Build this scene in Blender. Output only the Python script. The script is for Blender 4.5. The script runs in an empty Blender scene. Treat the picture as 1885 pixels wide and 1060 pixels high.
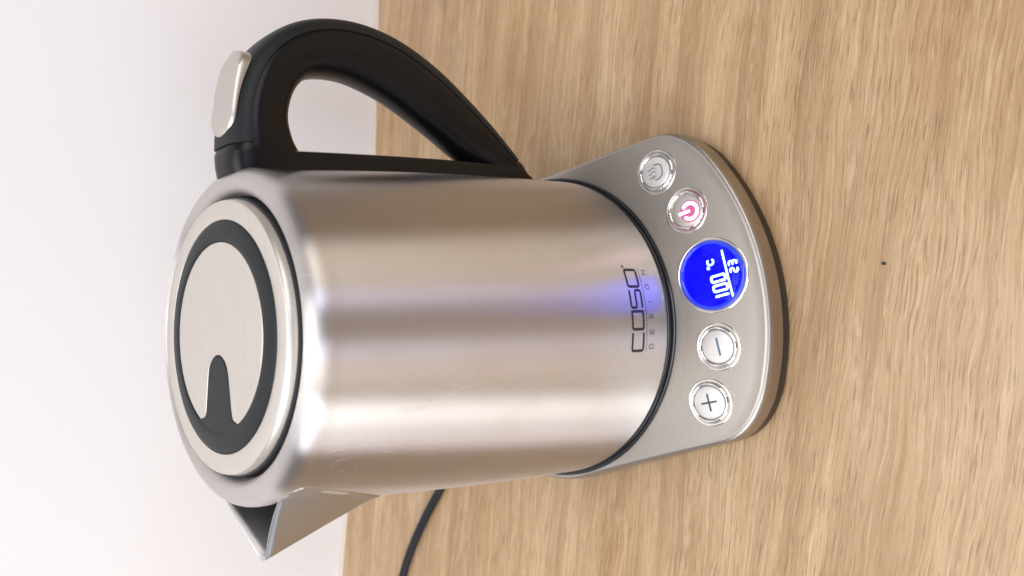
import bpy, bmesh, math, random
from mathutils import Vector, Matrix
R_ = math.radians
random.seed(4)
S = 0.01            # the scene is modelled in centimetres and stored in metres
sc = bpy.context.scene

# ------------------------------------------------------------------ camera
cam_d = bpy.data.cameras.new("camera")
cam = bpy.data.objects.new("camera", cam_d)
sc.collection.objects.link(cam)
sc.camera = cam
CAM = Vector((0.713, -26.579, 32.343))
yaw, pit, rol = 0.049, 0.799, -0.022
fw = Vector((math.sin(yaw)*math.cos(pit), math.cos(yaw)*math.cos(pit), -math.sin(pit)))
rt = Vector((math.cos(yaw), -math.sin(yaw), 0)); dn = fw.cross(rt)
rt2 = math.cos(rol)*rt + math.sin(rol)*dn
dn2 = -math.sin(rol)*rt + math.cos(rol)*dn
# the phone was held upright but the picture lies on its side: image right is the camera's "down"
M = Matrix((dn2, rt2, -fw)).transposed().to_4x4()
cam.matrix_world = Matrix.Translation(CAM*S) @ M
cam_d.sensor_width = 36; cam_d.lens = 36*1350/1885
cam_d.clip_start = 0.01; cam_d.clip_end = 50
cam_d.dof.use_dof = True; cam_d.dof.focus_distance = 0.305; cam_d.dof.aperture_fstop = 11

# ------------------------------------------------------------------ world and lamps
w = bpy.data.worlds.new("World"); sc.world = w; w.use_nodes = True
bg = w.node_tree.nodes["Background"]
bg.inputs[0].default_value = (0.80, 0.77, 0.76, 1); bg.inputs[1].default_value = 0.20
sc.view_settings.view_transform = 'Standard'; sc.view_settings.look = 'None'
sc.view_settings.exposure = -0.05; sc.view_settings.gamma = 1

sc.cycles.glossy_bounces = 12; sc.cycles.max_bounces = 16; sc.cycles.caustics_reflective = False
def area(name, loc, target, sx, sy, power, col, spread=180):
    d = bpy.data.lights.new(name, 'AREA'); d.shape = 'RECTANGLE'
    d.size = sx; d.size_y = sy; d.energy = power; d.color = col; d.spread = R_(spread)
    o = bpy.data.objects.new(name, d); sc.collection.objects.link(o)
    o.location = loc
    o.rotation_euler = (Vector(target)-Vector(loc)).to_track_quat('-Z', 'Y').to_euler()
    return o
def az_loc(az, dist, z):
    return (math.sin(R_(az))*dist, -math.cos(R_(az))*dist, z)
area("window_light", az_loc(-51, 1.8, 1.0), (0, 0, 0.1), 0.55, 1.5, 18, (0.92, 0.96, 1.0))
area("side_fill_light", az_loc(-69, 1.8, 1.0), (0, 0, 0.1), 0.55, 1.5, 12.5, (0.90, 0.90, 1.0))  # dimmer lamp added to fade out the window's reflected band
area("warm_band_light", az_loc(45, 2.0, 1.05), (0, 0, 0.1), 1.2, 1.0, 14, (1.0, 0.94, 0.85))  # broad warm lamp out of view, placed for the tan band on the body
area("narrow_strip_light", az_loc(23, 2.0, 1.1), (0, 0, 0.1), 0.12, 1.1, 6.5, (0.66, 0.68, 1.0))  # strip lamp added to draw a lilac line down the steel
area("other_narrow_strip_light", az_loc(-10.5, 2.0, 1.1), (0, 0, 0.1), 0.12, 1.1, 5.0, (0.72, 0.72, 1.0))  # another added strip, for the lilac line left of centre
area("pink_fill_light", az_loc(-25, 2.0, 1.1), (0, 0, 0.1), 0.65, 1.0, 8, (1.0, 0.92, 0.86))  # added fill for the pinkish mid-tone beside the window's band
area("ceiling_light", (-0.2, 0.02, 1.9), (0, 0.1, 0), 1.6, 0.9, 24, (0.99, 0.985, 1.0))

# ------------------------------------------------------------------ materials
def mat(name):
    m = bpy.data.materials.new(name); m.use_nodes = True
    nt = m.node_tree; b = nt.nodes["Principled BSDF"]
    return m, nt, b
def N(nt, typ, **kw):
    n = nt.nodes.new(typ)
    for k, v in kw.items():
        if k in n.inputs: n.inputs[k].default_value = v
        else: setattr(n, k, v)
    return n
def simple(name, col, rough=0.5, metal=0.0, coat=0.0, emis=None, es=0.0, spec=0.5):
    m, nt, b = mat(name)
    b.inputs["Base Color"].default_value = (*col, 1)
    b.inputs["Roughness"].default_value = rough
    b.inputs["Metallic"].default_value = metal
    b.inputs["Coat Weight"].default_value = coat
    b.inputs["Specular IOR Level"].default_value = spec
    if emis:
        b.inputs["Emission Color"].default_value = (*emis, 1)
        b.inputs["Emission Strength"].default_value = es
    return m

def brushed(name, col, rough, aniso, mode, rough_var=0.06, bump=0.02, rotate=0.25, scale=(1, 1, 1), scratch=2.5):
    """brushed stainless steel; mode 'ring' brushes round the vertical axis, 'line' in straight lines"""
    m, nt, b = mat(name); L = nt.links
    b.inputs["Metallic"].default_value = 1
    b.inputs["Anisotropic"].default_value = aniso
    b.inputs["Anisotropic Rotation"].default_value = rotate
    if mode == 'ring':
        tg = N(nt, "ShaderNodeTangent", direction_type='RADIAL', axis='Z')
        L.new(tg.outputs[0], b.inputs["Tangent"])
        geo = N(nt, "ShaderNodeNewGeometry")
        sep = N(nt, "ShaderNodeSeparateXYZ"); L.new(geo.outputs["Position"], sep.inputs[0])
        at = N(nt, "ShaderNodeMath", operation='ARCTAN2')
        L.new(sep.outputs[1], at.inputs[0]); L.new(sep.outputs[0], at.inputs[1])
        cmb = N(nt, "ShaderNodeCombineXYZ")
        L.new(at.outputs[0], cmb.inputs[0]); 
        mz = N(nt, "ShaderNodeMath", operation='MULTIPLY'); mz.inputs[1].default_value = 130
        L.new(sep.outputs[2], mz.inputs[0]); L.new(mz.outputs[0], cmb.inputs[2])
        vec = cmb.outputs[0]
        mp = N(nt, "ShaderNodeMapping"); mp.inputs["Scale"].default_value = (2.2, 1, 14)
        L.new(vec, mp.inputs[0])
    else:
        tg = N(nt, "ShaderNodeTangent", direction_type='RADIAL', axis='Z')
        geo = N(nt, "ShaderNodeNewGeometry")
        mp = N(nt, "ShaderNodeMapping"); mp.inputs["Scale"].default_value = scale
        L.new(geo.outputs["Position"], mp.inputs[0])
        tv = N(nt, "ShaderNodeCombineXYZ"); tv.inputs[0].default_value = 1.0
        L.new(tv.outputs[0], b.inputs["Tangent"])
    n1 = N(nt, "ShaderNodeTexNoise"); n1.inputs["Scale"].default_value = 5 if mode == 'ring' else 1
    n1.inputs["Detail"].default_value = 6; n1.inputs["Roughness"].default_value = 0.7
    L.new(mp.outputs[0], n1.inputs["Vector"])
    # cloudy smears on the metal
    n2 = N(nt, "ShaderNodeTexNoise"); n2.inputs["Scale"].default_value = 28; n2.inputs["Detail"].default_value = 4
    L.new(geo.outputs["Position"], n2.inputs["Vector"])
    mr = N(nt, "ShaderNodeMapRange"); mr.inputs["To Min"].default_value = rough-rough_var; mr.inputs["To Max"].default_value = rough+rough_var
    L.new(n1.outputs[0], mr.inputs[0])
    mr2 = N(nt, "ShaderNodeMapRange"); mr2.inputs["From Min"].default_value = .3; mr2.inputs["From Max"].default_value = .7
    mr2.inputs["To Min"].default_value = -0.02; mr2.inputs["To Max"].default_value = 0.02
    L.new(n2.outputs[0], mr2.inputs[0])
    ad = N(nt, "ShaderNodeMath", operation='ADD'); L.new(mr.outputs[0], ad.inputs[0]); L.new(mr2.outputs[0], ad.inputs[1])
    L.new(ad.outputs[0], b.inputs["Roughness"])
    cr = N(nt, "ShaderNodeValToRGB")
    cr.color_ramp.elements[0].position = .3; cr.color_ramp.elements[1].position = .7
    cr.color_ramp.elements[0].color = (*[c*0.90 for c in col], 1); cr.color_ramp.elements[1].color = (*[min(1, c*1.05) for c in col], 1)
    L.new(n1.outputs[0], cr.inputs[0]); L.new(cr.outputs[0], b.inputs["Base Color"])
    bp = N(nt, "ShaderNodeBump"); bp.inputs["Strength"].default_value = bump; bp.inputs["Distance"].default_value = 0.0002
    # hairline scratches: thin level lines of two skewed noises, only here and there
    hsum = n1.outputs[0]
    for q, (rz, sx_) in enumerate((((.5, .3, .9), 1.0), ((1.1, -.6, -.4), 1.3))):
        ms = N(nt, "ShaderNodeMapping"); ms.inputs["Rotation"].default_value = rz; ms.inputs["Scale"].default_value = (90*sx_, 12*sx_, 40*sx_)
        L.new(geo.outputs["Position"], ms.inputs[0])
        ns = N(nt, "ShaderNodeTexNoise"); ns.inputs["Scale"].default_value = 1; ns.inputs["Detail"].default_value = 1
        L.new(ms.outputs[0], ns.inputs["Vector"])
        rs = N(nt, "ShaderNodeValToRGB"); e = rs.color_ramp.elements
        e[0].position = .495; e[0].color = (0, 0, 0, 1); e[1].position = .50; e[1].color = (1, 1, 1, 1)
        z_ = e.new(.505); z_.color = (0, 0, 0, 1)
        L.new(ns.outputs[0], rs.inputs[0])
        pm = N(nt, "ShaderNodeTexNoise"); pm.inputs["Scale"].default_value = 45+20*q; pm.inputs["Detail"].default_value = 2
        L.new(geo.outputs["Position"], pm.inputs["Vector"])
        rp = N(nt, "ShaderNodeMapRange"); rp.inputs["From Min"].default_value = .56; rp.inputs["From Max"].default_value = .66; rp.inputs["To Max"].default_value = scratch
        L.new(pm.outputs[0], rp.inputs[0])
        mm = N(nt, "ShaderNodeMath", operation='MULTIPLY_ADD'); L.new(rs.outputs[0], mm.inputs[0]); L.new(rp.outputs[0], mm.inputs[1]); L.new(hsum, mm.inputs[2])
        hsum = mm.outputs[0]
    L.new(hsum, bp.inputs["Height"]); L.new(bp.outputs[0], b.inputs["Normal"])
    return m

M_body = brushed("brushed_steel_body", (0.67, 0.635, 0.61), 0.35, 1.0, 'ring', bump=0.12, rough_var=0.09)
M_lid = brushed("brushed_steel_lid", (0.72, 0.68, 0.62), 0.42, 0.3, 'line', bump=0.04, rotate=0.0, scale=(120, 2500, 800))
M_base = brushed("brushed_steel_base", (0.43, 0.40, 0.36), 0.40, 0.5, 'line', bump=0.06, rotate=0.0, scale=(110, 2600, 800))
M_spout = brushed("brushed_steel_spout", (0.46, 0.475, 0.49), 0.40, 0.5, 'line', bump=0.04, rotate=0.0, scale=(400, 400, 2500))
M_chrome = simple("polished_steel", (0.82, 0.81, 0.80), 0.07, 1)
M_satin = simple("satin_steel", (0.60, 0.57, 0.52), 0.42, 1)
M_capm = simple("silver_button_face", (0.68, 0.66, 0.635), 0.34, 0.5)
M_rimsteel = simple("polished_lip_steel", (0.72, 0.69, 0.65), 0.18, 1)
M_print = simple("black_print", (0.02, 0.02, 0.025), 0.5)
M_bluep = simple("blue_grey_print", (0.10, 0.16, 0.22), 0.5)
M_ink = simple("dark_slate_print", (0.03, 0.06, 0.08), 0.5)
M_screen = simple("blue_backlit_screen", (0.0, 0.0, 0.02), 0.9, emis=(0.0, 0.0, 1.0), es=4.0, spec=0.0)
M_glow = simple("lit_blue_rim", (0.02, 0.03, 0.25), 0.10, emis=(0.01, 0.06, 0.95), es=0.55, coat=.3)
M_digit = simple("white_lit_digits", (0.6, 0.9, 1), 0.9, spec=0.0, emis=(0.62, 0.97, 1.0), es=1.8)
M_power = simple("pink_white_lit_symbol", (1, .8, .9), 0.4, emis=(1.0, 0.55, 0.75), es=3.2)
M_pglow = simple("magenta_lit_plastic", (0.35, 0.1, 0.2), 0.3, emis=(0.80, 0.10, 0.33), es=0.34)

def plastic(name, col, rough, bump):
    m, nt, b = mat(name); L = nt.links
    b.inputs["Base Color"].default_value = (*col, 1); b.inputs["Roughness"].default_value = rough; b.inputs["Specular IOR Level"].default_value = .26
    geo = N(nt, "ShaderNodeNewGeometry")
    n = N(nt, "ShaderNodeTexNoise"); n.inputs["Scale"].default_value = 2600; n.inputs["Detail"].default_value = 2
    L.new(geo.outputs["Position"], n.inputs["Vector"])
    bp = N(nt, "ShaderNodeBump"); bp.inputs["Strength"].default_value = bump; bp.inputs["Distance"].default_value = 0.0001
    L.new(n.outputs[0], bp.inputs["Height"]); L.new(bp.outputs[0], b.inputs["Normal"])
    return m
M_black = plastic("black_satin_plastic", (0.005, 0.005, 0.006), 0.34, 0.2)
M_rubber = plastic("charcoal_soft_plastic", (0.012, 0.014, 0.0145), 0.48, 0.3)
M_gloss = simple("black_gloss_plastic", (0.010, 0.011, 0.014), 0.16)
M_cord = plastic("black_cord_sheath", (0.012, 0.014, 0.020), 0.45, 0.2)
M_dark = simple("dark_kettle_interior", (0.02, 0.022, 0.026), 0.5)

m, nt, b = mat("clear_plastic"); M_clear = m
b.inputs["Transmission Weight"].default_value = 1; b.inputs["Roughness"].default_value = 0.02; b.inputs["IOR"].default_value = 1.22
b.inputs["Base Color"].default_value = (1, 1, 1, 1)

# painted wall
m, nt, b = mat("white_wall_paint"); M_wall = m; L = nt.links
b.inputs["Base Color"].default_value = (0.86, 0.862, 0.865, 1); b.inputs["Roughness"].default_value = 0.85
geo = N(nt, "ShaderNodeNewGeometry")
n = N(nt, "ShaderNodeTexNoise"); n.inputs["Scale"].default_value = 160; n.inputs["Detail"].default_value = 5
L.new(geo.outputs["Position"], n.inputs["Vector"])
bp = N(nt, "ShaderNodeBump"); bp.inputs["Strength"].default_value = 0.12; bp.inputs["Distance"].default_value = 0.001
L.new(n.outputs[0], bp.inputs["Height"]); L.new(bp.outputs[0], b.inputs["Normal"])

# oak laminate
def wood():
    m, nt, b = mat("light_oak_laminate"); L = nt.links
    tc = N(nt, "ShaderNodeNewGeometry")
    rot = N(nt, "ShaderNodeMapping"); rot.inputs["Rotation"].default_value = (0, 0, R_(8.2)); rot.inputs["Scale"].default_value = (100, 100, 100)
    L.new(tc.outputs["Position"], rot.inputs[0])          # now in cm, grain along x
    V = rot.outputs[0]
    def mp(sx, sy, off=(0, 0, 0), src=None):
        q = N(nt, "ShaderNodeMapping"); q.inputs["Scale"].default_value = (sx, sy, 1); q.inputs["Location"].default_value = off
        L.new(src or V, q.inputs[0]); return q.outputs[0]
    def noise(vec, scale, detail=3, rough=.55, dist=0):
        n = N(nt, "ShaderNodeTexNoise"); n.inputs["Scale"].default_value = scale; n.inputs["Detail"].default_value = detail
        n.inputs["Roughness"].default_value = rough; n.inputs["Distortion"].default_value = dist
        L.new(vec, n.inputs["Vector"]); return n.outputs[0]
    def ramp(src, stops):
        r = N(nt, "ShaderNodeValToRGB"); el = r.color_ramp.elements
        while len(el) < len(stops): el.new(.5)
        for e, (p, c) in zip(el, stops):
            e.position = p; e.color = (*c, 1) if len(c) == 3 else c
        L.new(src, r.inputs[0]); return r.outputs[0]
    def mix(bt, fac, a, c):
        x = N(nt, "ShaderNodeMix", data_type='RGBA', blend_type=bt)
        if isinstance(fac, float): x.inputs[0].default_value = fac
        else: L.new(fac, x.inputs[0])
        for s, v in ((6, a), (7, c)):
            if isinstance(v, tuple): x.inputs[s].default_value = (*v, 1)
            else: L.new(v, x.inputs[s])
        return x.outputs[2]
    # gentle wander of the grain
    wv = noise(mp(.06, .16), 1.0, 3)
    ws = N(nt, "ShaderNodeMath", operation='MULTIPLY_ADD'); ws.inputs[1].default_value = 1.8; ws.inputs[2].default_value = -.9
    L.new(wv, ws.inputs[0])
    cb = N(nt, "ShaderNodeCombineXYZ"); L.new(ws.outputs[0], cb.inputs[1])
    va = N(nt, "ShaderNodeVectorMath", operation='ADD'); L.new(V, va.inputs[0]); L.new(cb.outputs[0], va.inputs[1])
    W = va.outputs[0]
    # printed staves
    sy = N(nt, "ShaderNodeSeparateXYZ"); L.new(V, sy.inputs[0])
    def rowid(width, off):
        a = N(nt, "ShaderNodeMath", operation='MULTIPLY_ADD'); a.inputs[1].default_value = 1/width; a.inputs[2].default_value = off
        L.new(sy.outputs[1], a.inputs[0])
        fl = N(nt, "ShaderNodeMath", operation='FLOOR'); L.new(a.outputs[0], fl.inputs[0])
        wn = N(nt, "ShaderNodeTexWhiteNoise", noise_dimensions='1D'); L.new(fl.outputs[0], wn.inputs["W"])
        return wn.outputs[0]
    br = rowid(7.1, .42)
    base = ramp(noise(mp(.05, .55, src=W), 1.0, 5, .6), [(.28, (.35, .212, .100)), (.42, (.465, .308, .160)), (.54, (.535, .378, .210)), (.72, (.615, .468, .290))])
    stave = ramp(br, [(0, (.90, .86, .80)), (.5, (.97, .96, .93)), (1, (1.0, 1.0, 1.06))])
    c = mix('MULTIPLY', 1.0, base, stave)
    # medium bands, pinkish brown
    band = ramp(noise(mp(.035, 1.1, (3, 7, 0), W), 1.0, 4, .6), [(.47, (0, 0, 0)), (.64, (1, 1, 1))])
    c = mix('MIX', mix('MULTIPLY', 1.0, band, (.5, .5, .5)), c, (.34, .20, .10))
    # long growth lines
    fine = ramp(noise(mp(.12, 9.0, (1, 3, 0), W), 1.0, 4, .65), [(.36, (.82, .76, .69)), (.50, (.98, .975, .97)), (.66, (1.09, 1.10, 1.11))])
    c = mix('MULTIPLY', .9, c, fine)
    # growth-ring contours: fine dark and pale lines that follow a slow field
    fld = noise(mp(.007, .22, (4, 8, 0), W), 1.0, 1, .5)
    m1 = N(nt, "ShaderNodeMath", operation='MULTIPLY'); m1.inputs[1].default_value = 24; L.new(fld, m1.inputs[0])
    f1 = N(nt, "ShaderNodeMath", operation='FRACT'); L.new(m1.outputs[0], f1.inputs[0])
    dash = ramp(noise(mp(.9, 3.0, (7, 1, 0), W), 1.0, 2), [(.40, (0, 0, 0)), (.58, (1, 1, 1))])
    lp = ramp(f1.outputs[0], [(.0, (0, 0, 0)), (.06, (1, 1, 1)), (.16, (0, 0, 0))])
    ld = ramp(f1.outputs[0], [(.30, (0, 0, 0)), (.80, (.6, .6, .6)), (.98, (1, 1, 1)), (1.0, (0, 0, 0))])
    c = mix('MIX', mix('MULTIPLY', 1.0, mix('MULTIPLY', 1.0, lp, dash), (.26, .26, .26)), c, (.72, .60, .42))
    c = mix('MIX', mix('MULTIPLY', 1.0, ld, (.16, .16, .16)), c, (.25, .13, .055))
    # short dark pores and pale flecks, only in patches
    patch = ramp(noise(mp(.09, .22, (11, 4, 0)), 1.0, 2), [(.30, (.35, .35, .35)), (.52, (1, 1, 1))])
    pores = noise(mp(.62, 13.0, (5, 5, 0), W), 1.0, 2, .5, .15)
    pd = ramp(pores, [(.37, (1, 1, 1)), (.43, (0, 0, 0))])
    pl = ramp(noise(mp(.5, 12.5, (25, 15, 0), W), 1.0, 2, .5, .15), [(.61, (0, 0, 0)), (.70, (1, 1, 1))])
    c = mix('MIX', mix('MULTIPLY', 1.0, mix('MULTIPLY', 1.0, pd, patch), (.62, .62, .62)), c, (.22, .115, .05))
    c = mix('MIX', mix('MULTIPLY', 1.0, mix('MULTIPLY', 1.0, pl, patch), (.38, .38, .38)), c, (.66, .52, .36))
    micro = ramp(noise(mp(2.0, 26, (2, 9, 0), W), 1.0, 3, .6), [(.3, (.90, .88, .86)), (.7, (1.07, 1.07, 1.07))])
    c = mix('MULTIPLY', .8, c, micro)
    L.new(c, b.inputs["Base Color"])
    rr = N(nt, "ShaderNodeMapRange"); rr.inputs["To Min"].default_value = .36; rr.inputs["To Max"].default_value = .52
    L.new(pores, rr.inputs[0]); L.new(rr.outputs[0], b.inputs["Roughness"])
    b.inputs["Specular IOR Level"].default_value = .5
    b.inputs["Coat Weight"].default_value = .22; b.inputs["Coat Roughness"].default_value = .22
    bp = N(nt, "ShaderNodeBump"); bp.inputs["Strength"].default_value = .35; bp.inputs["Distance"].default_value = 0.0003
    L.new(pores, bp.inputs["Height"]); L.new(bp.outputs[0], b.inputs["Normal"])
    return m
M_wood = wood()

# ------------------------------------------------------------------ building helpers
WPOS = {}
def empty(name, loc, label, cat):
    o = bpy.data.objects.new(name, None); sc.collection.objects.link(o)
    o.location = Vector(loc)*S; o.empty_display_size = .02
    WPOS[o.name] = Vector(loc)
    o["label"] = label; o["category"] = cat
    return o
def obj(name, verts, faces, m, parent=None, smooth=40, mats=None, fmat=None):
    verts = [Vector(v) for v in verts]
    lo = Vector([min(v[i] for v in verts) for i in range(3)]); hi = Vector([max(v[i] for v in verts) for i in range(3)])
    ctr = (lo+hi)/2; ctr.z = lo.z
    me = bpy.data.meshes.new(name)
    me.from_pydata([(v-ctr)*S for v in verts], [], faces)
    me.materials.append(m)
    for x in mats or []: me.materials.append(x)
    if fmat:
        for p, i in zip(me.polygons, fmat): p.material_index = i
    bm = bmesh.new(); bm.from_mesh(me)
    bmesh.ops.remove_doubles(bm, verts=bm.verts, dist=1e-7)
    bmesh.ops.recalc_face_normals(bm, faces=bm.faces)
    bm.to_mesh(me); bm.free()
    if smooth:
        me.shade_smooth(); me.set_sharp_from_angle(angle=R_(smooth))
    o = bpy.data.objects.new(name, me); sc.collection.objects.link(o)
    WPOS[o.name] = ctr
    if parent:
        o.parent = parent; o.location = (ctr-WPOS[parent.name])*S
    else: o.location = ctr*S
    return o
def grid(rows, closed_u=False, closed_v=False):
    """rows: list of equally long point lists"""
    v = [p for r in rows for p in r]; n = len(rows[0]); f = []
    for i in range(len(rows) - (0 if closed_v else 1)):
        for j in range(n - (0 if closed_u else 1)):
            a = i*n+j; b_ = i*n+(j+1) % n; i2 = (i+1) % len(rows)
            f.append((a, b_, i2*n+(j+1) % n, i2*n+j))
    return v, f
def lathe(prof, seg=160, c=(0, 0), cap0=False, cap1=False):
    rows = [[(c[0]+r*math.cos(2*math.pi*k/seg), c[1]+r*math.sin(2*math.pi*k/seg), z) for k in range(seg)] for r, z in prof]
    v, f = grid(rows, closed_u=True)
    if cap0: f.append(tuple(range(seg))[::-1])
    if cap1: f.append(tuple(range((len(rows)-1)*seg, len(rows)*seg)))
    return v, f
def join(*parts):
    V, Fc = [], []
    for v, f in parts:
        o = len(V); V += list(v); Fc += [tuple(i+o for i in t) for t in f]
    return V, Fc
def lerp(a, b_, t): return a+(b_-a)*t
def interp(tab, x):
    """piecewise-linear table [(x, y)...]"""
    if x <= tab[0][0]: return tab[0][1]
    for (x0, y0), (x1, y1) in zip(tab, tab[1:]):
        if x <= x1: return lerp(y0, y1, (x-x0)/(x1-x0))
    return tab[-1][1]
def catmull(P, n):
    """smooth curve through points of any dimension, n samples per span"""
    out = []; P = [Vector(p) for p in P]
    for i in range(len(P)-1):
        p0 = P[i-1] if i else 2*P[0]-P[1]; p1, p2 = P[i], P[i+1]
        p3 = P[i+2] if i+2 < len(P) else 2*P[-1]-P[-2]
        for k in range(n):
            t = k/n
            out.append(.5*((2*p1)+(p2-p0)*t+(2*p0-5*p1+4*p2-p3)*t*t+(3*p1-p0-3*p2+p3)*t**3))
    out.append(P[-1]); return out
def fillet(pts, r, closed=False, n=5):
    P = [Vector(p) for p in pts]; out = []
    m_ = len(P)
    for i in range(m_):
        if not closed and i in (0, m_-1): out.append(P[i]); continue
        a, b_, c = P[i-1], P[i], P[(i+1) % m_]
        u = (a-b_); v = (c-b_); d = min(r, u.length*.48, v.length*.48); u.normalize(); v.normalize()
        A = b_+u*d; C = b_+v*d
        for k in range(n+1):
            t = k/n; out.append((1-t)**2*A+2*t*(1-t)*b_+t*t*C)
    return out
def ribbon(pts, width, fn, closed=False, h0=0.0, h1=0.012, step=.08, cap=False):
    """a stroke of the given width along 2-D points; fn(x, y, h) puts it on the surface; it has thickness h0..h1"""
    P = [Vector(p) for p in pts]
    if closed: P = P+[P[0]]
    Q = [P[0]]
    for a, b_ in zip(P, P[1:]):
        k = max(1, int((b_-a).length/step))
        for j in range(1, k+1): Q.append(a+(b_-a)*j/k)
    if closed: Q = Q[:-1]
    n = len(Q); L_, R2 = [], []
    ws = [width/2]*n
    for i in range(n):
        a = Q[i-1] if (i or closed) else Q[i]; c = Q[(i+1) % n] if (i < n-1 or closed) else Q[i]
        t = c-a
        if t.length < 1e-9: t = Vector((1, 0))
        t.normalize(); nn = Vector((-t.y, t.x))
        L_.append(Q[i]+nn*ws[i]); R2.append(Q[i]-nn*ws[i])
    rows = []
    for i in range(n):
        l, r = L_[i], R2[i]
        rows.append([fn(l.x, l.y, h0), fn(l.x, l.y, h1), fn(r.x, r.y, h1), fn(r.x, r.y, h0)])
    v, f = grid(rows, closed_u=True, closed_v=closed)
    if not closed: f += [(3, 2, 1, 0), tuple((n-1)*4+k for k in range(4))]
    parts = [(v, f)]
    if cap and not closed:
        for q in (Q[0], Q[-1]):
            ring = [Vector((q.x+width/2*math.cos(t*math.pi/6), q.y+width/2*math.sin(t*math.pi/6))) for t in range(12)]
            vv = [fn(p.x, p.y, h0) for p in ring]+[fn(p.x, p.y, h1-.0015) for p in ring]
            ff = [(k, (k+1) % 12, 12+(k+1) % 12, 12+k) for k in range(12)]+[tuple(range(12, 24))]
            parts.append((vv, ff))
    return join(*parts)

# ------------------------------------------------------------------ the wall and the table
wl = [(75, 16.4), (24.6, 18.75), (8, 19.6), (0, 20.9), (-17.3, 23.75), (-90, 35.5)]
back = [(x, y) for x, y in wl]
v = []; 
for x, y in wl: v += [(x, y, -4), (x, y, 150), (x+.4, y+8, 150), (x+.4, y+8, -4)]
f = []
for i in range(len(wl)-1):
    a = 4*i
    for k in range(4): f.append((a+k, a+(k+1) % 4, a+4+(k+1) % 4, a+4+k))
f += [(0, 1, 2, 3), (23, 22, 21, 20)]
o = obj("wall", v, f, M_wall, smooth=30)
o["kind"] = "structure"; o["label"] = "white painted wall behind the wooden table"
# table top: a laminate board whose back edge is eased and stops just short of the wall
tv = []; tf = []
edge = [(x, y-.12) for x, y in wl]
prof = [(-.0, -3.2), (0, -.12), (-.035, -.035), (-.12, 0)]
rows = [[(x, y+dy, z) for x, y in edge] for dy, z in prof]
rows.append([(x, -70, 0) for x, y in edge]); rows.append([(x, -70, -3.2) for x, y in edge])
tv, tf = grid(rows, closed_v=True)
n_ = len(edge); tf += [tuple(i*n_ for i in range(6)), tuple(i*n_+n_-1 for i in range(6))[::-1]]
o = obj("tabletop", tv, tf, M_wood, smooth=0)
o["kind"] = "structure"; o["label"] = "light oak laminate tabletop the kettle stands on"
# narrow pale strip along the joint of wall and table
rows = [[(x, y-.12-.30+.0*k, .004) for x, y in wl] for k in (0,)]
rows = [[(x, y+dy, z) for x, y in wl] for dy, z in ((-.30, .003), (-.24, .04), (-.15, .09), (-.08, .16), (-.02, .25), (.01, .26))]
v, f = grid(rows)
M_strip = simple("beige_strip", (.64, .56, .47), .5)
o = obj("joint_strip", v, f, M_strip, smooth=60); o["kind"] = "structure"; o["label"] = "pale beige strip between wall and tabletop"
# crumb
cv = []; rr = random.Random(2)
bm = bmesh.new(); bmesh.ops.create_icosphere(bm, subdivisions=2, radius=.07)
U = lambda x, y: None
cx, cy = 2.55, -16.55
cv = [(cx+p.co.x*(1+rr.uniform(-.3, .3)), cy+p.co.y*1.3, .045+p.co.z*.6) for p in bm.verts]; cf = [tuple(q.index for q in p.verts) for p in bm.faces]; bm.free()
o = obj("crumb", cv, cf, M_print); o["label"] = "tiny black crumb lying on the wood in front of the display"; o["category"] = "crumb"

# ------------------------------------------------------------------ power base
BA = 13.4                                   # the base is turned this many degrees
ax = Vector((math.sin(R_(BA)), -math.cos(R_(BA)))); lat = Vector((math.cos(R_(BA)), math.sin(R_(BA))))
base = empty("power_base", (0, 0, 0), "brushed steel power base with round buttons and lit blue display, under the kettle", "power base")
def outline():
    pts = []
    for k in range(0, 61):                  # back half circle, right to left
        t = math.pi*k/60; pts.append(Vector((8.35*math.cos(t), -8.35*math.sin(t))))   # (lateral, along)
    for k in range(1, 16):
        a = 8.6*k/15; pts.append(Vector((-(8.35-.092*a-.03*math.sin(math.pi*k/15)), a)))
    A = pts[-1].copy(); b1 = R_(27); C = Vector((-12.58*math.sin(b1), 12.58*math.cos(b1))); B = Vector((-7.50, 10.15))
    for k in range(1, 17):
        t = k/16; pts.append((1-t)**2*A+2*t*(1-t)*B+t*t*C)
    for k in range(1, 41):
        b_ = lerp(-27, 27, k/40); pts.append(Vector((12.58*math.sin(R_(b_)), 12.58*math.cos(R_(b_)))))
    A = Vector((-A.x, A.y)); B = Vector((-B.x, B.y)); C = Vector((-C.x, C.y))
    for k in range(1, 17):
        t = k/16; pts.append((1-t)**2*C+2*t*(1-t)*B+t*t*A)
    for k in range(14, 0, -1):
        a = 8.6*k/15; pts.append(Vector((8.35-.092*a-.03*math.sin(math.pi*k/15), a)))
    return pts
OL = outline()
def Rout(beta):
    """distance of the outline from the kettle axis in base-frame direction beta (0 = front)"""
    d = Vector((math.sin(beta), math.cos(beta)))
    best = 0
    for p, q in zip(OL, OL[1:]+OL[:1]):
        e = q-p; den = d.x*e.y-d.y*e.x
        if abs(den) < 1e-9: continue
        t = (p.x*e.y-p.y*e.x)/den; s = (p.x*d.y-p.y*d.x)/den
        if t > 0 and -1e-6 <= s <= 1+1e-6: best = max(best, t)
    return best
NB = 288
BET = [2*math.pi*k/NB for k in range(NB)]; RO = [Rout(b_) for b_ in BET]
def bw(beta, r, z):
    p = lat*(r*math.sin(beta))+ax*(r*math.cos(beta)); return (p.x, p.y, z)
def ztop(r): return 2.19-.062*max(0, r-8.05)
def rows_base(prof):
    """prof of (inset, z above table); inset shrinks where the plate is narrow"""
    out = []
    for ins, z in prof:
        row = []
        for b_, R0 in zip(BET, RO):
            g_ = (ztop(R0-.33)/1.94-1)*max(0, min(1, (z-1.0)/.93)); row.append(bw(b_, R0-ins, z*(1+g_)))
        out.append(row)
    return out
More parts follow.
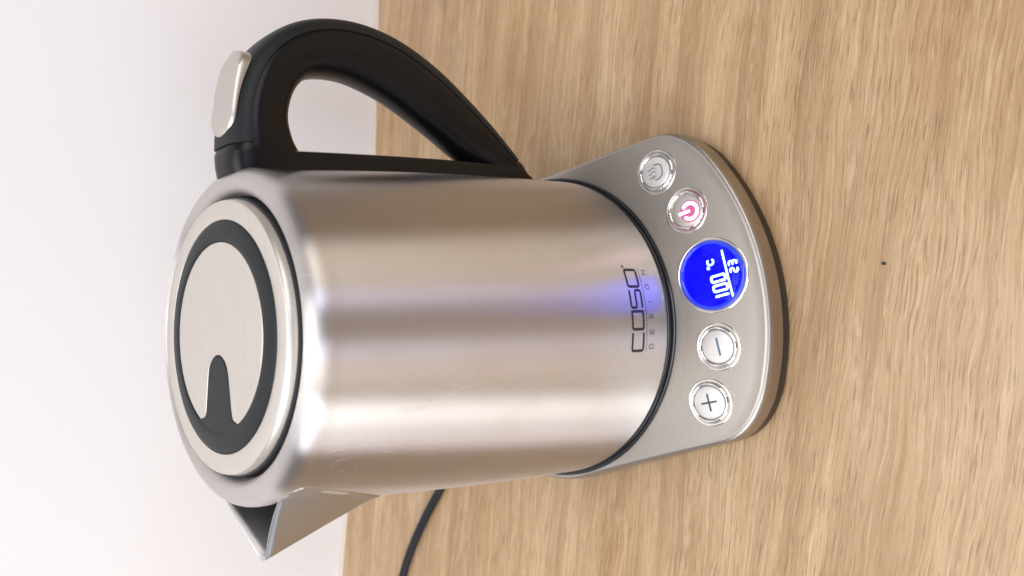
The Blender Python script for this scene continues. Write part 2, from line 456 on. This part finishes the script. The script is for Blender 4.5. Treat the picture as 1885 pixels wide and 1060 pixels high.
rows = rows_base([(-.0, .84), (-.012, .87), (.01, 1.05), (.03, 1.35), (.05, 1.60), (.08, 1.75), (.125, 1.84), (.18, 1.89), (.25, 1.92), (.33, 1.938)])
t0 = [R0-.345 for R0 in RO]
for s_ in [0, .1, .2, .35, .5, .65, .8, .92, 1.0]:
    row = []
    for b_, r0 in zip(BET, t0):
        r = lerp(r0, 7.98, s_); row.append(bw(b_, r, ztop(r) if s_ else ztop(r)-.004))
    rows.append(row)
rows.append([bw(b_, 7.9, 2.0) for b_ in BET])
v, f = grid(rows, closed_u=True)
obj("top_plate", v, f, M_base, base, smooth=50)
rows = rows_base([(1.2, .06), (.12, .05), (.05, .08), (.03, .14), (.03, .84), (.10, .88)]) + [[bw(b_, 7.5, .9) for b_ in BET]]
v, f = grid(rows, closed_u=True); f.append(tuple(range(NB)))
obj("plinth", v, f, M_black, base, smooth=50)
for bb in (35, -35, 150, -150):
    c = lat*(math.sin(R_(bb))*7.2)+ax*(math.cos(R_(bb))*7.2)
    v, f = lathe([(.6, 0), (.6, .08)], 20, (c.x, c.y), True, True)
    obj("rubber_foot", v, f, M_rubber, base)
v, f = lathe([(8.02, 1.95), (8.03, 2.2), (8.0, 2.27), (7.93, 2.30), (7.8, 2.28), (7.55, 2.12), (6.9, 2.02)], 160)
obj("seat_ring", v, f, M_gloss, base)

def frame(azd, R0):
    """a flat local frame on the sloping panel; x = right, y = towards the kettle, h = up"""
    c = Vector((math.sin(R_(azd))*R0, -math.cos(R_(azd))*R0, ztop(R0)))
    et = lat.to_3d(); ei = Vector((-ax.x, -ax.y, .062)).normalized()
    rad = Vector((math.sin(R_(azd)), -math.cos(R_(azd)), -.062)).normalized()
    tan = Vector((math.cos(R_(azd)), math.sin(R_(azd)), 0)); nn = tan.cross(-rad).normalized()
    et = (et-nn*et.dot(nn)).normalized(); ei = nn.cross(et)
    def fn(x, y, h=0.0): return c+et*x+ei*y+nn*h
    def tfn(x, y, h=0.0): return c+tan*x-rad*y+nn*h        # tangential version
    return fn, tfn
def lathe_on(fn, prof, seg=64, cap1=False, cap0=False):
    rows = [[fn(r*math.cos(2*math.pi*k/seg), r*math.sin(2*math.pi*k/seg), z) for k in range(seg)] for r, z in prof]
    v, f = grid(rows, closed_u=True)
    if cap1: f.append(tuple(range((len(rows)-1)*seg, len(rows)*seg)))
    if cap0: f.append(tuple(range(seg)))
    return v, f
LIP = [(1.09, -.01), (1.065, .012), (1.02, .024), (.975, .012), (.95, -.03), (.94, -.06)]
CHR = [(.925, -.05), (.925, .04), (.915, .08), (.885, .115), (.85, .125), (.81, .11), (.785, .075), (.775, .04), (.775, .0)]
def button(azd, R0, label, powered=False):
    fn, tfn = frame(azd, R0)
    v, f = lathe_on(fn, CHR)
    bt = obj("button", v, f, M_chrome, base); bt["label"] = label
    v, f = lathe_on(fn, LIP)
    obj("button_lip", v, f, M_rimsteel, bt)
    if powered:
        v, f = lathe_on(fn, [(.77, .01), (.765, .03), (.72, .045), (.5, .05)], cap1=True)
        obj("button_cap", v, f, M_satin, bt)
    else:
        v, f = lathe_on(fn, [(.755, .0), (.755, .055), (.74, .075), (.70, .085), (.4, .10), (.15, .105)], cap1=True)
        obj("button_cap", v, f, M_capm, bt)
    return bt, fn, tfn
# keep-warm button: a cup on its side with three wisps of steam
bt, fn, tf_ = button(46.75, 10.22, "white round button with a steaming cup symbol")
ox, oy = .12, .03
cup = [(.19, -.196), (.02, -.41), (-.10, -.46), (-.24, -.41), (-.53, -.19), (-.545, .04), (-.417, .247)]
v1 = ribbon(fillet([(x+ox, y+oy) for x, y in cup], .09), .045, lambda x, y, h: tf_(x, y, h+.104))
st = [[(.25, .187), (.159, .139), (.168, .017), (.108, -.102), (-.009, -.142)], [(.072, .295), (-.03, .238), (-.015, .11), (-.072, -.012), (-.184, -.05)], [(-.097, .387), (-.186, .36), (-.197, .239), (-.233, .131), (-.343, .069)]]
vs = [ribbon([(p.x+ox, p.y+oy) for p in catmull([(x, y) for x, y in s_], 5)], .034, lambda x, y, h: tf_(x, y, h+.104)) for s_ in st]
dot = ribbon([(-.30+ox, .21+oy), (-.25+ox, .225+oy)], .075, lambda x, y, h: tf_(x, y, h+.106))
obj("steaming_cup_symbol", *join(v1, dot, *vs), simple("grey_print", (.10, .10, .10), .5), bt, smooth=0)
# power button, lit
bt, fn, tf_ = button(32.15, 10.17, "round power button glowing pink", True)
pc = Vector((-.165, -.16))
arc = [(pc.x+.365*math.cos(R_(a)), pc.y+.365*math.sin(R_(a))) for a in range(-218+0, 62-0+0, 8)]
tilt = R_(-17)
arc = []
for a in range(0, 273, 8):
    t = R_(90+44+a)+tilt*-1+R_(-34)
    arc.append((pc.x+.37*math.cos(t), pc.y+.37*math.sin(t)))
v, f = join(ribbon(arc, .15, lambda x, y, h: tf_(x, y, h+.075), h1=.03, cap=True), ribbon([(.005, .34), (-.13, -.10)], .13, lambda x, y, h: tf_(x, y, h+.076), h1=.03, cap=True))
pwb = bt
obj("power_symbol", v, f, M_power, bt, smooth=0)
v, f = ribbon([(pc.x+.27*math.cos(R_(a)), pc.y+.27*math.sin(R_(a))) for a in range(0, 360, 12)], .50, lambda x, y, h: tf_(x, y, h+.055), closed=True, h1=.008)
obj("symbol_surround", v, f, M_pglow, bt, smooth=0)
v, f = lathe_on(fn, [(.925, .0), (.935, .012), (.955, .01)])
obj("glowing_gap", v, f, simple("dim_pink_plastic", (.35, .16, .22), .3, emis=(.8, .08, .3), es=.22), bt, smooth=0)
# minus
bt, fn, tf_ = button(-5.25, 10.13, "silver round button with a minus sign")
v, f = ribbon([(-.42, 0), (.40, 0)], .095, lambda x, y, h: fn(x, y-.05, h+.104))
obj("minus_sign", v, f, M_bluep, bt, smooth=0)
# plus
bt, fn, tf_ = button(-19.85, 10.22, "silver round button with a plus sign")
v, f = join(ribbon([(-.40, 0), (.40, 0)], .085, lambda x, y, h: fn(x, y, h+.104)), ribbon([(0, -.39), (0, .39)], .085, lambda x, y, h: fn(x, y, h+.1045)))
obj("plus_sign", v, f, M_ink, bt, smooth=0)

# display
fn, tf_ = frame(13.25, 10.12)
v, f = lathe_on(fn, [(1.40, .02), (1.40, .03), (.7, .03)], 96, True)
disp = obj("display", v, f, M_screen, base); disp["label"] = "round blue lit display reading 100 °C and 23"
v, f = lathe_on(fn, [(1.74, -.02), (1.715, .015), (1.67, .03), (1.63, .015), (1.61, -.03)], 96)
obj("display_lip", v, f, M_rimsteel, disp)
v, f = lathe_on(fn, [(1.60, -.02), (1.595, .06), (1.57, .10), (1.52, .115), (1.47, .095), (1.43, .05), (1.395, .028)], 96)
obj("display_rim", v, f, M_glow, disp)
def seg(x, y, wd, ht, on, th=.085):
    """seven-segment figure, lower-left corner x, y"""
    g = .045; P = []
    h2 = ht/2
    lines = dict(a=((g, ht), (wd-g, ht)), g=((g, h2), (wd-g, h2)), d=((g, 0), (wd-g, 0)), f=((0, h2+g), (0, ht-g)), b=((wd, h2+g), (wd, ht-g)), e=((0, g), (0, h2-g)), c=((wd, g), (wd, h2-g)))
    return [ribbon([(x+a[0], y+a[1]), (x+c[0], y+c[1])], th, lambda X, Y, H: fn(X, Y, H+.034), h1=.01, cap=True) for k, (a, c) in lines.items() if k in on]
for x, on in ((-1.28, 'bc'), (-.80, 'abcdef'), (-.36, 'abcdef')):
    v, f = join(*seg(x, -.62, .26, .66, on, .105)); obj("digit", v, f, M_digit, disp, smooth=0)
for x, on in ((-.16, 'abged'), (.16, 'abgcd')):
    v, f = join(*seg(x, -1.27, .19, .34, on, .085)); obj("digit", v, f, M_digit, disp, smooth=0)
v, f = ribbon([(-1.22, -.755), (.96, -.755)], .085, lambda x, y, h: fn(x, y, h+.034), h1=.01)
obj("dividing_rule", v, f, M_digit, disp, smooth=0)
cpt = [(.58+.13*math.cos(R_(a)), -.10+.15*math.sin(R_(a))) for a in range(50, 311, 20)]
v, f = ribbon(cpt, .085, lambda x, y, h: fn(x, y, h+.034), h1=.01, cap=True)
deg = [(.33+.04*math.cos(R_(a)), .06+.04*math.sin(R_(a))) for a in range(0, 360, 40)]
v2, f2 = ribbon(deg, .075, lambda x, y, h: fn(x, y, h+.034), closed=True, h1=.01)
obj("degree_sign", *join((v, f), (v2, f2)), M_digit, disp, smooth=0)
v, f = lathe_on(fn, [(1.41, .075), (1.41, .10), (1.37, .145), (1.1, .18), (.6, .195), (.2, .20)], 96, True, False)
v2, f2 = lathe_on(fn, [(1.41, .075), (.6, .075), (.2, .075)], 96, True)
obj("clear_cover", *join((v, f), (v2, f2)), M_clear, disp)

# cord
path = catmull([(-2.5, 8.0, .5), (-5.5, 8.7, .34), (-8.5, 9.95, .29), (-10.94, 11.5, .29), (-12.9, 12.95, .29), (-15.2, 14.45, .29), (-17.8, 15.75, .29), (-22, 17.2, .29), (-30, 19.5, .29)], 8)
rows = []
for i, p in enumerate(path):
    t = (path[min(i+1, len(path)-1)]-path[max(i-1, 0)]).normalized(); s_ = t.cross(Vector((0, 0, 1))).normalized(); u_ = s_.cross(t)
    rows.append([p+(s_*math.cos(2*math.pi*k/16)+u_*math.sin(2*math.pi*k/16))*.28 for k in range(16)])
v, f = grid(rows, closed_u=True); f += [tuple(range(16)), tuple(range(len(v)-16, len(v)))]
obj("power_cord", v, f, M_cord, base, smooth=60)

# ------------------------------------------------------------------ kettle
Z0 = 2.6
kettle = empty("electric_kettle", (0, 0, 2.2), "brushed steel cordless kettle with black handle and pointed spout, on its base", "kettle")
def rbody(z):
    """outer radius of the steel body at height z above the body's lower edge"""
    if z < 16.4: return 7.8-1.49*z/16.8+.13*math.sin(math.pi*z/16.8)
    return interp([(16.4, 7.8-1.49*16.4/16.8+.01), (16.8, 6.30), (17.1, 6.23), (17.35, 6.12), (17.55, 5.98), (17.7, 5.80), (17.78, 5.6)], z)
SP = 181.8                                  # compass direction of the spout
seamtab = [(11.2, 0), (11.5, 6), (12.05, 14), (13.0, 20), (14.1, 25.2), (15.5, 30), (16.4, 32.6), (16.75, 32), (17.0, 29)]
NS = 256
zs = [0, .05, .12, .5, 1]+[1+k*.5 for k in range(1, 31)]
prof = [(7.55, -.10), (7.72, -.06), (7.79, .0)]+[(rbody(z), z) for z in zs[1:]]
prof += [(rbody(z), z) for z in (16.4, 16.6)]+[(6.31, 16.85), (6.30, 17.05), (6.27, 17.22), (6.215, 17.36), (6.13, 17.48), (6.02, 17.57), (5.87, 17.635), (5.72, 17.665), (5.60, 17.67), (5.46, 17.60), (5.34, 17.46), (5.27, 17.3), (5.23, 17.05), (5.22, 16.6)]
v, f = lathe([(r, z+Z0) for r, z in prof], NS)
# cut the pouring opening behind the spout
keep = []
for t in f:
    cx = sum(v[i][0] for i in t)/4; cy = sum(v[i][1] for i in t)/4; cz = sum(v[i][2] for i in t)/4-Z0
    da = abs((math.degrees(math.atan2(cy, cx))-SP+180) % 360-180)
    rr_ = math.hypot(cx, cy)
    if 12.9 < cz < 16.85 and rr_ > 5.6 and da < interp([(12.9, 12), (14, 20), (15.5, 24), (16.9, 24)], cz): continue
    keep.append(t)
body = obj("body", v, keep, M_body, kettle, smooth=60)
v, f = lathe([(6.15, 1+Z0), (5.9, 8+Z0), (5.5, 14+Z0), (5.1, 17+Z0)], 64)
obj("shade_liner", v, f, M_dark, kettle)  # near-black: the closed interior's shade is put into this added surface's colour
v, f = lathe([(7.2, 2.16), (7.62, 2.17), (7.80, 2.22), (7.86, 2.30), (7.86, 2.40), (7.82, 2.50), (7.70, 2.545), (7.45, 2.53)], 160)
obj("bottom_rim", v, f, M_gloss, kettle)

# lid
v, f = lathe([(4.27, 17.80+Z0), (4.30, 17.872+Z0), (4.35, 17.885+Z0), (4.93, 17.885+Z0), (4.985, 17.865+Z0), (5.02, 17.82+Z0), (5.06, 17.66+Z0), (5.075, 17.56+Z0), (5.05, 17.54+Z0), (5.0, 17.0+Z0)], 192)
lid = obj("lid", v, f, M_lid, kettle, smooth=50)
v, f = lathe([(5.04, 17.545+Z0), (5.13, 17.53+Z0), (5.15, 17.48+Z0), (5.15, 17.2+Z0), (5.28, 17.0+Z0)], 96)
obj("lid_gap_ring", v, f, M_dark, lid)  # dark ring below the lid that draws the black gap line
v, f = lathe([(3.2, 17.86+Z0), (3.47, 17.88+Z0), (3.50, 17.955+Z0), (3.56, 17.985+Z0), (3.75, 17.975+Z0), (4.05, 17.94+Z0), (4.20, 17.90+Z0), (4.262, 17.86+Z0), (4.275, 17.8+Z0)], 192)
obj("lid_ring", v, f, M_rubber, lid, smooth=60)
sd = Vector((math.cos(R_(SP)), math.sin(R_(SP)))); sl = Vector((-sd.y, sd.x))
def spw(s, y, z): p = sd*s+sl*y; return (p.x, p.y, z)
half = [(.72, 0), (.73, .14), (.80, .33), (.94, .54), (1.18, .72), (1.5, .82), (2.0, .90), (2.5, .98), (2.85, 1.06), (3.02, 1.16), (3.09, 1.30), (3.10, 1.42)]
half = [(p.x, p.y) for p in catmull(half, 4)]
tongue = half+[(3.3, 1.2), (3.6, .6), (3.62, 0)]
tong = [(s_, y_) for s_, y_ in tongue]+[(s_, -y_) for s_, y_ in tongue[-2:0:-1]]
def plate(outl, z0, z1, bev):
    """flat plate with eased top edge"""
    P = [Vector(p) for p in outl]; n = len(P)
    area_ = sum(P[i].x*P[(i+1) % n].y-P[(i+1) % n].x*P[i].y for i in range(n))
    sg = 1 if area_ > 0 else -1
    inn = []
    for i in range(n):
        t = (P[(i+1) % n]-P[i-1]).normalized(); inn.append(P[i]+Vector((-t.y, t.x))*sg*bev)
    rows = [[spw(p.x, p.y, z0) for p in P], [spw(p.x, p.y, z1-bev*.7) for p in P], [spw(p.x, p.y, z1) for p in inn]]
    v, f = grid(rows, closed_u=True); f.append(tuple(range(2*n, 3*n)))
    return v, f
hs = [(p[0], p[1]) for p in half]+[(3.10+.06*k, math.sqrt(3.56**2-(3.10+.06*k)**2)) for k in range(0, 8)]
rows = []
for s_, w_2 in hs:
    w_2 = max(w_2, .01); e_ = min(.045, w_2*.5); zt_ = 17.972+Z0 - (.03 if s_ < .725 else 0)
    rows.append([spw(s_, -w_2, 17.86+Z0), spw(s_, -w_2, zt_-.03), spw(s_, -w_2+e_, zt_), spw(s_, 0, zt_), spw(s_, w_2-e_, zt_), spw(s_, w_2, zt_-.03), spw(s_, w_2, 17.86+Z0)])
v, f = grid(rows)
obj("lid_tongue", v, f, M_rubber, lid, smooth=30)
a0 = math.degrees(math.atan2(1.47, 3.10))
disc = [(3.462*math.cos(R_(a)), 3.462*math.sin(R_(a))) for a in [lerp(a0, 360-a0, k/150) for k in range(151)]]
off = []
H = [Vector(p) for p in half]
for i, p in enumerate(H):
    t = (H[min(i+1, len(H)-1)]-H[max(i-1, 0)]).normalized(); off.append(p+Vector((-t.y, t.x))*.035)
notch = [(p.x, -p.y) for p in off[::-1]]+[(p.x, p.y) for p in off[1:-1]]
v, f = plate(disc+notch[0:], 17.84+Z0, 17.955+Z0, .015)
obj("lid_disc", v, f, M_lid, lid, smooth=15)

# spout: a folded steel beak, closed at the keel, open on top
zt = 16.35; st_ = 8.5
def bodypt(hdeg, z, out=.015):
    r = rbody(z)+out; return Vector((r*math.cos(R_(hdeg)), r*math.sin(R_(hdeg)), z))
seam = [(0, 11.15), (8, 11.6), (14, 12.1), (20, 13.0), (25.2, 14.1), (28, 14.8), (30.5, 15.5), (32.6, 16.2), (33, 16.5)]
seamS = [bodypt(p.x, p.y) for p in catmull(seam, 5)]
rimtop = [Vector((8.5, 0, 16.33)), Vector((8.49, .12, 16.34)), Vector((8.43, .24, 16.36)), Vector((8.28, .38, 16.40)), Vector((7.9, .66, 16.50)), Vector((7.3, 1.13, 16.65)), Vector((6.7, 1.66, 16.80)), Vector((6.2, 2.12, 16.90)), bodypt(23.5, 16.95, .05), bodypt(27.5, 16.92, .03), bodypt(31, 16.78, .02), bodypt(33, 16.5)]
rimS = catmull(rimtop, 4)
def resample(P, n):
    d = [0]
    for a, b_ in zip(P, P[1:]): d.append(d[-1]+(b_-a).length)
    out = []
    for k in range(n):
        t = d[-1]*k/(n-1); j = 0
        while j < len(d)-2 and d[j+1] < t: j += 1
        out.append(P[j].lerp(P[j+1], (t-d[j])/max(1e-9, d[j+1]-d[j])))
    return out
n_u = 44
A_ = resample(rimS, n_u); B_ = resample(seamS, n_u)
rows = []
nv = 14
for j in range(nv+1):
    t = j/nv; row = []
    half_ = []
    for i in range(n_u):
        p = A_[i].lerp(B_[i], t)
        # round the keel fold and belly the sides out a touch
        p.y += (0 if t < .7 else -.16*math.sin(math.pi*(t-.7)/.3))*math.sin(math.pi*min(1, i/(n_u-1)*1.15) if i/(n_u-1) < .87 else 0)
        half_.append(p)
    row = [Vector((p.x, -p.y, p.z)) for p in half_[:0:-1]]+half_
    rows.append(row)
c_, s_ = math.cos(R_(SP)), math.sin(R_(SP))
rows = [[(p.x*c_-p.y*s_, p.x*s_+p.y*c_, p.z+Z0) for p in r] for r in rows]
v, f = grid(rows)
sp = obj("spout", v, f, M_spout, kettle, smooth=60, mats=[simple('matt_inner_steel', (.74, .72, .70), .55, 1), M_rimsteel])
# make it a sheet 0.7 mm thick, inside paler to imitate caught light
me = sp.data
md = sp.modifiers.new("sheet", 'SOLIDIFY'); md.thickness = .0004; md.offset = -1
nrm = me.polygons[len(me.polygons)//4].normal; cen = me.polygons[len(me.polygons)//4].center
md.material_offset = 1; md.material_offset_rim = 2; md.use_even_offset = False

# handle
HP = 1.8
hd = Vector((math.cos(R_(HP)), math.sin(R_(HP)))); hl = Vector((-hd.y, hd.x))
def hw(s, y, z): p = hd*s+hl*y; return Vector((p.x, p.y, z+Z0))
#        outer (s, z)      inner (s, z)    half width
SEC = [((6.02, 17.66), (6.1, 14.4), 1.28),
       ((6.5, 17.74), (7.0, 14.60), 1.28),
       ((7.3, 17.74), (7.65, 14.98), 1.27),
       ((8.3, 17.66), (8.45, 15.18), 1.25),
       ((9.4, 17.42), (9.25, 15.05), 1.24),
       ((10.6, 16.90), (9.95, 14.7), 1.22),
       ((11.75, 15.95), (10.45, 14.15), 1.20),
       ((12.65, 14.65), (10.72, 13.25), 1.18),
       ((13.18, 13.05), (10.78, 12.2), 1.16),
       ((13.32, 11.3), (10.6, 11.1), 1.15),
       ((13.05, 9.5), (10.25, 9.9), 1.15),
       ((12.35, 7.6), (9.65, 8.5), 1.14),
       ((11.35, 5.8), (9.0, 7.15), 1.12),
       ((10.3, 4.15), (8.4, 6.0), 1.08),
       ((9.35, 2.85), (7.9, 4.8), 1.02),
       ((8.6, 1.9), (7.45, 3.6), .95),
       ((7.7, 1.05), (7.1, 2.6), .85)]
flat = [Vector((a[0], a[1], b_[0])) for a, b_, c in SEC]
o_ = catmull([a for a, b_, c in SEC], 8); i_ = catmull([b_ for a, b_, c in SEC], 8); w_ = catmull([(c, 0) for a, b_, c in SEC], 8)
NP = 72
def sect(k):
    """closed ring of the handle's cross-section; angle 0 = outer side"""
    O, I, W = o_[k], i_[k], w_[k].x
    C = (O+I)/2; h = (O-I)/2; out = []
    Ln = h.length
    for j in range(NP):
        t = 2*math.pi*j/NP; ct, st2 = math.cos(t), math.sin(t)
        e = 3.2 if ct > 0 else 2.3
        rr_ = (abs(ct)**e+abs(st2)**e)**(-1/e)
        out.append((C, h, W, rr_*ct, rr_*st2))
    return out
K = len(o_)
# seam depth (cm below outer face on the side) -> which ring columns belong to the cover
def ringpts(k, shrink=0.0):
    return [hw(C.x+h.x*a*(1-shrink/max(.2, h.length)), b_*(W-shrink), C.y+h.y*a*(1-shrink/max(.2, h.length))) for C, h, W, a, b_ in sect(k)]
JS = 13                                      # seam column (angle 50 deg)
cover_f, body_f = [], []
rings = []
for k in range(K):
    base_r = ringpts(k); inr = ringpts(k, .05)
    rings.append((base_r, inr))
kc0 = next(k for k in range(K) if o_[k].x > 6.95)
kc1 = K-10
# body of the handle: whole ring; cover region is sunk, then the cover part sits in it
rows = []
for k in range(K):
    r, inr = rings[k]; row = []
    for j in range(NP):
        jj = j if j <= NP/2 else NP-j
        row.append(inr[j] if (kc0 <= k <= kc1 and jj <= JS) else r[j])
    rows.append(row)
v, f = grid(rows, closed_u=True); f += [tuple(range(NP)), tuple(range(len(v)-NP, len(v)))]
# mounting strip along the body
strip = []
for z in [1.35, 1.75, 2.3, 3, 4.5, 6, 8, 10, 12, 14, 15.0, 15.8, 16.3]:
    rb_ = rbody(min(z, 16.4)); wd = interp([(1.2, .95), (5, 1.1), (14, 1.22), (17.4, 1.28)], z)
    top = rb_+interp([(1.3, .05), (1.75, .30), (2.3, .58), (3, .62)], z)
    strip.append([hw(rb_-1.0, -wd, z), hw(top-.22, -wd, z), hw(top-.06, -wd+.05, z), hw(top, -wd+.2, z), hw(top, wd-.2, z), hw(top-.06, wd-.05, z), hw(top-.22, wd, z), hw(rb_-1.0, wd, z)])
v2, f2 = grid(strip, closed_u=True); f2 += [tuple(range(8)), tuple(range(len(v2)-8, len(v2)))]
handle = obj("handle", *join((v, f), (v2, f2)), M_black, kettle, smooth=45)
rows = []
for k in range(kc0+1, kc1):
    r = rings[k][0]; inr = rings[k][1]
    idx = list(range(NP-JS+1, NP))+list(range(0, JS))
    row = [inr[idx[0]]]+[r[j] for j in idx]+[inr[idx[-1]]]
    # slide the first and last points to leave a hairline groove
    a = r[(NP-JS) % NP].lerp(r[NP-JS+1], .35); b_ = r[JS].lerp(r[JS-1], .35)
    a2 = inr[(NP-JS) % NP].lerp(inr[NP-JS+1], .35); b2 = inr[JS].lerp(inr[JS-1], .35)
    row = [a2, a]+[r[j] for j in idx]+[b_, b2]
    rows.append(row)
def inner_row(k):
    inr = rings[k][1]; idx = list(range(NP-JS+1, NP))+list(range(0, JS))
    a2 = inr[(NP-JS) % NP].lerp(inr[NP-JS+1], .35); b2 = inr[JS].lerp(inr[JS-1], .35)
    return [a2, a2]+[inr[j] for j in idx]+[b2, b2]
rows = [inner_row(kc0+1)]+rows+[inner_row(kc1-1)]
v, f = grid(rows)
obj("handle_cover", v, f, M_rubber, handle, smooth=45)
# release button: a stadium plate that follows the handle's top and stands proud at its outer end
bp_ = catmull([(7.45, 17.755), (8.0, 17.74), (8.8, 17.65), (9.5, 17.54), (10.2, 17.38), (10.9, 17.16)], 6)
rows_t, rows_b = [], []
nb = len(bp_); L0 = bp_[0].x; L1 = bp_[-1].x; hwid = .92
rows = []
for i, p in enumerate(bp_):
    s = p.x
    e0 = min(s-L0, L1-s)
    wdt = hwid if e0 > hwid*.9 else max(.02, hwid*math.sqrt(max(0, 1-((hwid*.9-e0)/(hwid*.9))**2)))
    zo = interp([(a.x, a.y) for a in o_ if a.x < 12.2], s)-.12
    rows.append([hw(s, -wdt, zo), hw(s, -wdt, p.y-.10), hw(s, -wdt+min(.06, wdt*.5), p.y-.02), hw(s, -wdt*.6, p.y+.01), hw(s, 0, p.y+.02), hw(s, wdt*.6, p.y+.01), hw(s, wdt-min(.06, wdt*.5), p.y-.02), hw(s, wdt, p.y-.10), hw(s, wdt, zo)])
v, f = grid(rows); f += [tuple(range(9)), tuple(range(len(v)-9, len(v)))]
obj("release_button", v, f, M_satin, handle, smooth=45)

# lettering on the body
AZC = 5.8
def onbody(x, y, h):
    z = y; r = rbody(z)+.003+h*.4; a = R_(AZC)+x/7.65
    return Vector((r*math.sin(a), -r*math.cos(a), z+Z0))
X0 = -1.83; LW = .80; GP = .17; zb = 1.78; LH = .78; T = .125
def place(i, pts): return [(X0+i*(LW+GP)+x*LW, zb+y*LH) for x, y in pts]
parts = []
parts.append(ribbon(fillet(place(0, [(1, 1), (0, 1), (0, 0), (1, 0)]), .13), T, onbody))
parts.append(ribbon(fillet(place(1, [(1, 0), (0, 0), (0, 1), (1, 1)]), .13), T, onbody)); parts.append(ribbon(place(1, [(1, 1.06), (1, -.06)]), T, lambda x, y, h: onbody(x, y, h+.001)))
parts.append(ribbon(fillet(place(2, [(1, 1), (0, 1), (0, .5), (1, .5), (1, 0), (0, 0)]), .13), T, onbody))
parts.append(ribbon(fillet(place(3, [(.5, 1), (0, 1), (0, 0), (1, 0), (1, 1)]), .13, closed=True), T, onbody, closed=True))
rg = [(X0+4*LW+3*GP+.16+.06*math.cos(R_(a)), zb+LH+.02+.06*math.sin(R_(a))) for a in range(0, 360, 30)]
parts.append(ribbon(rg, .045, onbody, closed=True))
obj("lettering", *join(*parts), M_print, body, smooth=0)
v, f = ribbon([(X0-.05, 1.56), (X0+4*LW+3*GP+.1, 1.56)], .022, onbody, step=.1)
obj("thin_rule", v, f, M_print, body, smooth=0)
small = dict(D=[[(0, 0), (0, 1), (.5, 1), (.8, .75), (.8, .25), (.5, 0), (0, 0)]], E=[[(.75, 1), (0, 1), (0, 0), (.75, 0)], [(0, .5), (.65, .5)]],
             S=[[(.75, .85), (.55, 1), (.2, 1), (.03, .78), (.2, .55), (.6, .45), (.78, .22), (.6, 0), (.2, 0), (0, .15)]], I=[[(.3, 0), (.3, 1)]],
             G=[[(.8, .8), (.6, 1), (.25, 1), (0, .7), (0, .3), (.25, 0), (.6, 0), (.8, .2), (.8, .48), (.45, .48)]], N=[[(0, 0), (0, 1), (.75, 0), (.75, 1)]])
parts = []
for i, ch in enumerate("DESIGN"):
    x0 = X0+.06+i*(3.52/5-.02); sz = .27
    for k, pl_ in enumerate(small[ch]):
        q = [(x0+x*sz, 1.06+y*sz) for x, y in pl_]
        parts.append(ribbon(fillet(q, .03) if len(q) > 2 and ch not in 'NE' else q, .034, lambda x, y, h: onbody(x, y, h+.002*k)))
obj("small_lettering", *join(*parts), M_print, body, smooth=0)

# dried water marks near the spout
rw = random.Random(11); parts = []
for az_, z_ in ((-47, 15.6), (-49.5, 15.3), (-46, 15.05), (-50.5, 16.1), (-43, 15.9), (-45, 14.2)):
    r0 = rw.uniform(.07, .17); a0_ = rw.uniform(0, 360); sw = rw.uniform(90, 250); sq = rw.uniform(.6, 1.2)
    pts_ = [(r0*math.cos(R_(a0_+sw*k/12)), z_+r0*sq*math.sin(R_(a0_+sw*k/12))) for k in range(13)]
    parts.append(ribbon(pts_, .010, lambda x, y, h, A=az_: Vector(((rbody(y)+.0015+h*.15)*math.sin(R_(A)+x/6.6), -(rbody(y)+.0015+h*.15)*math.cos(R_(A)+x/6.6), y+Z0))))
obj("water_marks", *join(*parts), simple("dried_limescale", (.46, .43, .40), .5), body, smooth=0)
